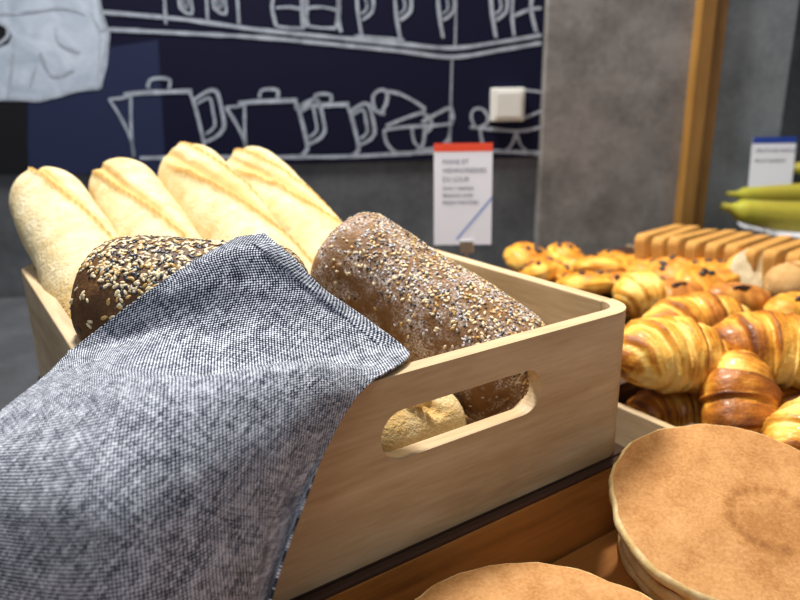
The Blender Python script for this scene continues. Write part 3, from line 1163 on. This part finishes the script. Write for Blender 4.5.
# rolls and swirls further back
choc_roll(at(676, 297, .99), (10, 0, -20), .095, .052, .046, 21, 'shiny brown roll with a dark chocolate bar across its top')
choc_roll(at(737, 303, .96), (12, 6, -28), .105, .056, .055, 22, 'darkest brown roll, chocolate on its crown, beside the flaky croissant')
choc_roll(at(796, 312, .92), (10, 0, -20), .090, .060, .050, 23, 'pale golden roll with a chocolate spot at the right edge', M_PASTRY)
RS = [(527, 259, 1.22, .078, .046, 'roundest yellow swirl at the far left of the pastries, next to the wall'),
      (565, 257, 1.24, .066, .044, 'reddish brown swirl right of the roundest yellow one'),
      (551, 272, 1.15, .070, .040, 'brown swirl in front of the roundest yellow one'),
      (598, 268, 1.17, .082, .036, 'flat yellow swirl in the middle of the back pastries'),
      (585, 284, 1.08, .082, .036, 'orange swirl just above the bread crate rim'),
      (538, 273, 1.10, .060, .034, 'small golden swirl half hidden by the bread crate rim'),
      (643, 267, 1.17, .078, .032, 'swirl below the left end of the sliced bread'),
      (672, 276, 1.10, .085, .036, 'swirl with dark raisins in front of the sliced bread'),
      (712, 274, 1.07, .085, .034, 'pale swirl next to the torn piece of bread'),
      (702, 286, 1.02, .078, .036, 'golden swirl behind the shiny brown roll'),
      (617, 262, 1.24, .074, .034, 'flat golden swirl just left of the sliced bread'),
      (575, 268, 1.20, .066, .034, 'swirl squeezed between the reddish brown one and the flat yellow one'),
      (620, 284, 1.10, .070, .036, 'swirl directly behind the small upright croissant')]
for i, (x, y, t_, d, h, lab) in enumerate(RS):
    raisin_bun(at(x, y, t_), (18 + 9 * sin(i * 3), 6 * cos(i * 2), i * 40), d * 1.12, h * 1.1, 40 + i, lab)

# ------------------------------------------------------------------ sliced brown bread


def slice_mesh(w, h, th, seed):
    """bread slice, upright: width along y, height z, thickness x; rounded top corners"""
    pts = []
    r = .014
    for cx, cz, a0, rr in ((w / 2 - .006, .006, -90, .006), (w / 2 - r, h - r, 0, r), (-w / 2 + r, h - r, 90, r), (-w / 2 + .006, .006, 180, .006)):
        for i in range(6):
            a = radians(a0 + 90 * i / 5); pts.append((cx + rr * cos(a), cz + rr * sin(a)))
    v = []; att = []
    prof = ((-.5, .90), (-.5, .96), (-.42, 1.0), (.42, 1.0), (.5, .96), (.5, .90))
    for s, k in prof:
        for (y, z) in pts:
            nz = noise.noise(V((y * 60, z * 60, seed + s)))
            v.append((s * th, y * k + .0006 * nz, h / 2 + (z - h / 2) * k + .0006 * nz))
            att.append(.1 + (.40 if k == 1.0 else .1 if k > .93 else 0) + .1 * nz)
    n = len(pts); f = []
    for i in range(len(prof) - 1):
        for j in range(n):
            k = (j + 1) % n
            f.append((i * n + j, i * n + k, (i + 1) * n + k, (i + 1) * n + j))
    f.append(tuple(reversed(range(n)))); f.append(tuple((len(prof) - 1) * n + j for j in range(n)))
    return v, f, att


sv, sf, satt = slice_mesh(.150, .074, .0205, 2)
A0, A1 = V((.985, .385, -.007)), V((1.045, .130, -.007))
ang = math.atan2((A1 - A0).y, (A1 - A0).x)
sl0 = None
names = ['end slice of the brown sliced loaf, nearest the wooden wall post', 'second brown slice from the post end of the sliced loaf', 'third brown slice from the post end of the sliced loaf',
         'fourth brown slice from the post end of the sliced loaf', 'fifth brown slice from the post end of the sliced loaf', 'sixth brown slice from the post end of the sliced loaf',
         'seventh brown slice from the post end, behind the torn bread', 'third brown slice from the front end of the row', 'second brown slice from the front end of the row',
         'frontmost brown slice of the row, nearest the rustic roll']
for i in range(10):
    if sl0 is None:
        sl0 = build('bread_slice', sv, sf, M_TOAST, smooth=False, attr={'toast': satt}); o = sl0
    else:
        o = sl0.copy(); COL.objects.link(o)
    p = A0.lerp(A1, i / 9)
    o.location = p + V((0, 0, 0))
    o.rotation_euler = (radians(1.5 * sin(i * 2.3)), radians(-5 - (i % 3)), ang + radians(-6 + 2 * sin(i * 1.7)))
    tag(o, names[i], 'bread slice', 'slices of the brown loaf')
# small board the slices stand on
bd = build('bread_board', *(lambda m: (m.v, m.f))(MB().box(-.16, .16, -.08, .08, -.0115, 0)), M_WOODX, bevel=.002)
bd.location = (A0 + A1) / 2 + V((0, 0, -.0025)); bd.rotation_euler = (0, 0, ang)
tag(bd, 'wooden board under the row of brown bread slices', 'board')

# torn bread chunk with pale crumb, and a rustic roll


def chunk(c, rot, Ln, r, seed, label, cm, name):
    v, f, att = loaf_mesh(Ln * 2, r, seed, 40, 60, .85, .5, (), .05)
    ns, na = 60, 40
    half = ns // 2
    v2 = v[:(half + 1) * na]; a2 = [.25 + .2 * noise.noise(V(p) * 30) for p in v2]
    f2 = [q for q in f if max(q) < (half + 1) * na]
    o = build(name, v2, f2, cm, smooth=True, attr={'toast': a2})
    o.location = c; o.rotation_euler = [radians(a) for a in rot]
    tag(o, label, 'bread')
    rim = [V(p) for p in v2[half * na:(half + 1) * na]]
    cen = sum(rim, V()) / na
    rows = []
    for k in (1.0, .9, .75, .55, .35, .15):
        rows.append([cen + (p - cen) * k + V((.003 * (1 - k) + (.003 * noise.noise(p * 90 * k + V((k * 9, 0, 0))) if k < 1 else 0), 0, 0)) for p in rim])
    mb = MB(); mb.grid(rows, True); mb.f.append(tuple(len(mb.v) - na + j for j in range(na))); mb.m.append(0)
    build('crumb', mb.v, mb.f, M_CRUMB, o, smooth=True, attr={'toast': [.1] * len(mb.v)})
    return o


chunk(at(756, 275, 1.04), (0, -28, -122), .055, .040, 61, 'torn piece of bread with pale open crumb facing out, before the slices', M_PASTRY, 'torn_bread')
v, f, att = loaf_mesh(.12, .034, 71, 48, 60, .8, .6, [(-.2, .5, .012, 1.2), (0, .5, .012, 1.2), (.2, .5, .012, 1.2)], .1)
o = build('rustic_roll', v, f, M_RUSTIC, smooth=True, attr={'toast': att})
o.location = at(806, 285, 1.0); o.rotation_euler = (0, 0, radians(-30))
tag(o, 'rustic floury roll at the right edge beside the torn bread', 'bread')

# ------------------------------------------------------------------ fruit bowl
bc = at(806, 236, 1.40)
bowl_z = CZ
prof = [(.02, 0), (.055, 0), (.06, .004), (.085, .04), (.115, .082), (.128, .1005), (.1295, .102), (.126, .103), (.112, .085), (.082, .045), (.05, .012), (.0, .010)]
rows = [[(r * cos(2 * pi * j / 56), r * sin(2 * pi * j / 56), z) for j in range(56)] for r, z in prof]
mb = MB(); mb.grid(rows, True)
bw = mb.build('fruit_bowl', M_CERAMIC, smooth=True)
bw.location = (bc.x, bc.y, bowl_z)
tag(bw, 'white round bowl holding bananas at the right edge behind the bread slices', 'bowl')


def banana(path_fn, r, seed, label):
    n, m = 40, 16
    path = [path_fn(i / n) for i in range(n + 1)]
    rad = []
    for i in range(n + 1):
        s = i / n
        rr = r * (sin(pi * min(1, max(0, (s * .88 + .06)))) ** .45)
        if s > .90: rr = r * (.24 + (.58 - .24) * max(0, (.96 - s) / .06))
        if s > .985: rr = r * .26
        if s < .03: rr = r * (.25 + s * 14)
        rad.append(rr)
    rows = tube_rows(path, rad, m)
    for i, rw in enumerate(rows):
        c = V(path[i])
        for j in range(m):
            rw[j] = c + (rw[j] - c) * (1 + .05 * cos(5 * 2 * pi * j / m))
    body = MB(); body.grid(rows, True, cap=True)
    att = []
    for i in range(n + 1):
        s = i / n
        att += [(.75 if s < .02 or s > .985 else (.0 if s > .8 else .22))] * m
    o = build('banana', body.v, body.f, M_BANANA, smooth=True, attr={'toast': att})
    return tag(o, label, 'banana', 'bananas in the white bowl')


def arc(p0, p1, sag):
    p0, p1 = V(p0), V(p1)
    return lambda s: p0.lerp(p1, s) + V(sag) * (1 - (2 * s - 1) ** 2)


banana(arc(at(895, 180, 1.42), at(727, 194, 1.40), (0, 0, -.012)), .021, 1, 'upper long banana with its stem end pointing left')
banana(arc(at(905, 205, 1.35), at(722, 206, 1.34), (0, 0, -.024)), .031, 2, 'lower thick banana in front, resting in the white bowl')
banana(arc(at(793, 168, 1.52), at(880, 205, 1.48), (.0, 0, .02)), .021, 3, 'banana standing up behind the others at the right edge')

# ------------------------------------------------------------------ price cards


def text_mesh(s, size):
    cu = bpy.data.curves.new('t', 'FONT')
    cu.body = s; cu.size = size; cu.extrude = 0.0002
    ob = bpy.data.objects.new('t', cu); COL.objects.link(ob)
    dg = bpy.context.evaluated_depsgraph_get()
    me = bpy.data.meshes.new_from_object(ob.evaluated_get(dg))
    v = [tuple(p.co) for p in me.vertices]; f = [tuple(p.vertices) for p in me.polygons]
    bpy.data.objects.remove(ob); bpy.data.curves.remove(cu); bpy.data.meshes.remove(me)
    return v, f


def card(name, bl, br, h, head, headmat, lines, label, extra=None):
    bl, br = V(bl), V(br)
    x = (br - bl); x.z = 0; w = x.length; x.normalize()
    root = empty(name, bl + x * w / 2)
    root.rotation_euler = (radians(-4), 0, math.atan2(x.y, x.x))
    tag(root, label, 'sign')
    MB().box(-w / 2, w / 2, 0, .0012, 0, h).build('card', M_CARD, root)
    MB().box(-w / 2, w / 2, -.0004, .0, h - head, h).build('header_band', headmat, root)
    mb = MB()
    for (tx, ty, size, s) in lines:
        v, f = text_mesh(s, size)
        b = len(mb.v)
        mb.v += [(p[0] + tx - w / 2, -.0004 + p[2] * .3, p[1] + ty) for p in v]
        mb.f += [tuple(i + b for i in q) for q in f]; mb.m += [0] * len(f)
    mb.build('lettering', M_INK, root)
    if extra: extra(root, w, h)
    return root


t0 = 1.02
bl, br = at(434, 245, t0), at(491, 248, t0)
hh = (at(437, 146, t0) - at(434, 245, t0)).length


def stripe(root, w, h):
    a = V((-w * .10, 0, h * .06)); b = V((w * .5, 0, h * .47))
    d = V((.003, 0, -.002))
    build('printed_stripe', [(a.x - .0018, -.0004, a.z), (a.x + .002, -.0004, a.z - .001), (b.x, -.0004, b.z - .0035), (b.x, -.0004, b.z + .002)], [(0, 1, 2, 3)], M_LILAC, root)
    MB().box(-.004, .016, -.004, .006, -.012, .006).build('clip', M_METAL, root, bevel=.001)
    MB().box(.004, .008, .0, .004, -.019 - root.location.z, -.012).build('clip_stem', M_METAL, root)
    MB().box(-.012, .024, -.012, .018, -.0188 - root.location.z, -.0155 - root.location.z).build('clip_foot', M_METAL, root)


s_ = hh / 100
card('price_card', bl, br, hh, hh * .08, M_RED, [
    (.0125, hh * .80, .0095, 'PAINS ET'), (.0125, hh * .715, .0095, 'VIENNOISERIES'), (.0125, hh * .63, .0095, 'DU JOUR'),
    (.0125, hh * .545, .0075, 'DAILY BAKED'), (.0125, hh * .475, .0075, 'BREADS AND'), (.0125, hh * .405, .0075, 'FRESH PASTRIES')],
    'white card with a red header band, standing behind the floury loaf', stripe)
t1 = 1.47
bl, br = at(747, 200, t1), at(790, 200, t1)
hh2 = (at(753, 139, t1) - at(750, 200, t1)).length


def foot2(root, w, h):
    zz = -(root.location.z - CZ)
    MB().box(-.003, .003, .0015, .005, zz + .001, h * .2).build('holder_stem', M_METAL, root)
    MB().box(-.02, .02, -.012, .018, zz + .0005, zz + .004).build('holder_foot', M_METAL, root)


card('price_card', bl, br, hh2, hh2 * .10, M_BLUEP, [
    (.008, hh2 * .76, .0105, 'FRUITS DE SAISON'), (.008, hh2 * .60, .0105, 'FRUIT BASKET')],
    'white card with a dark blue header band, standing behind the bananas', foot2)
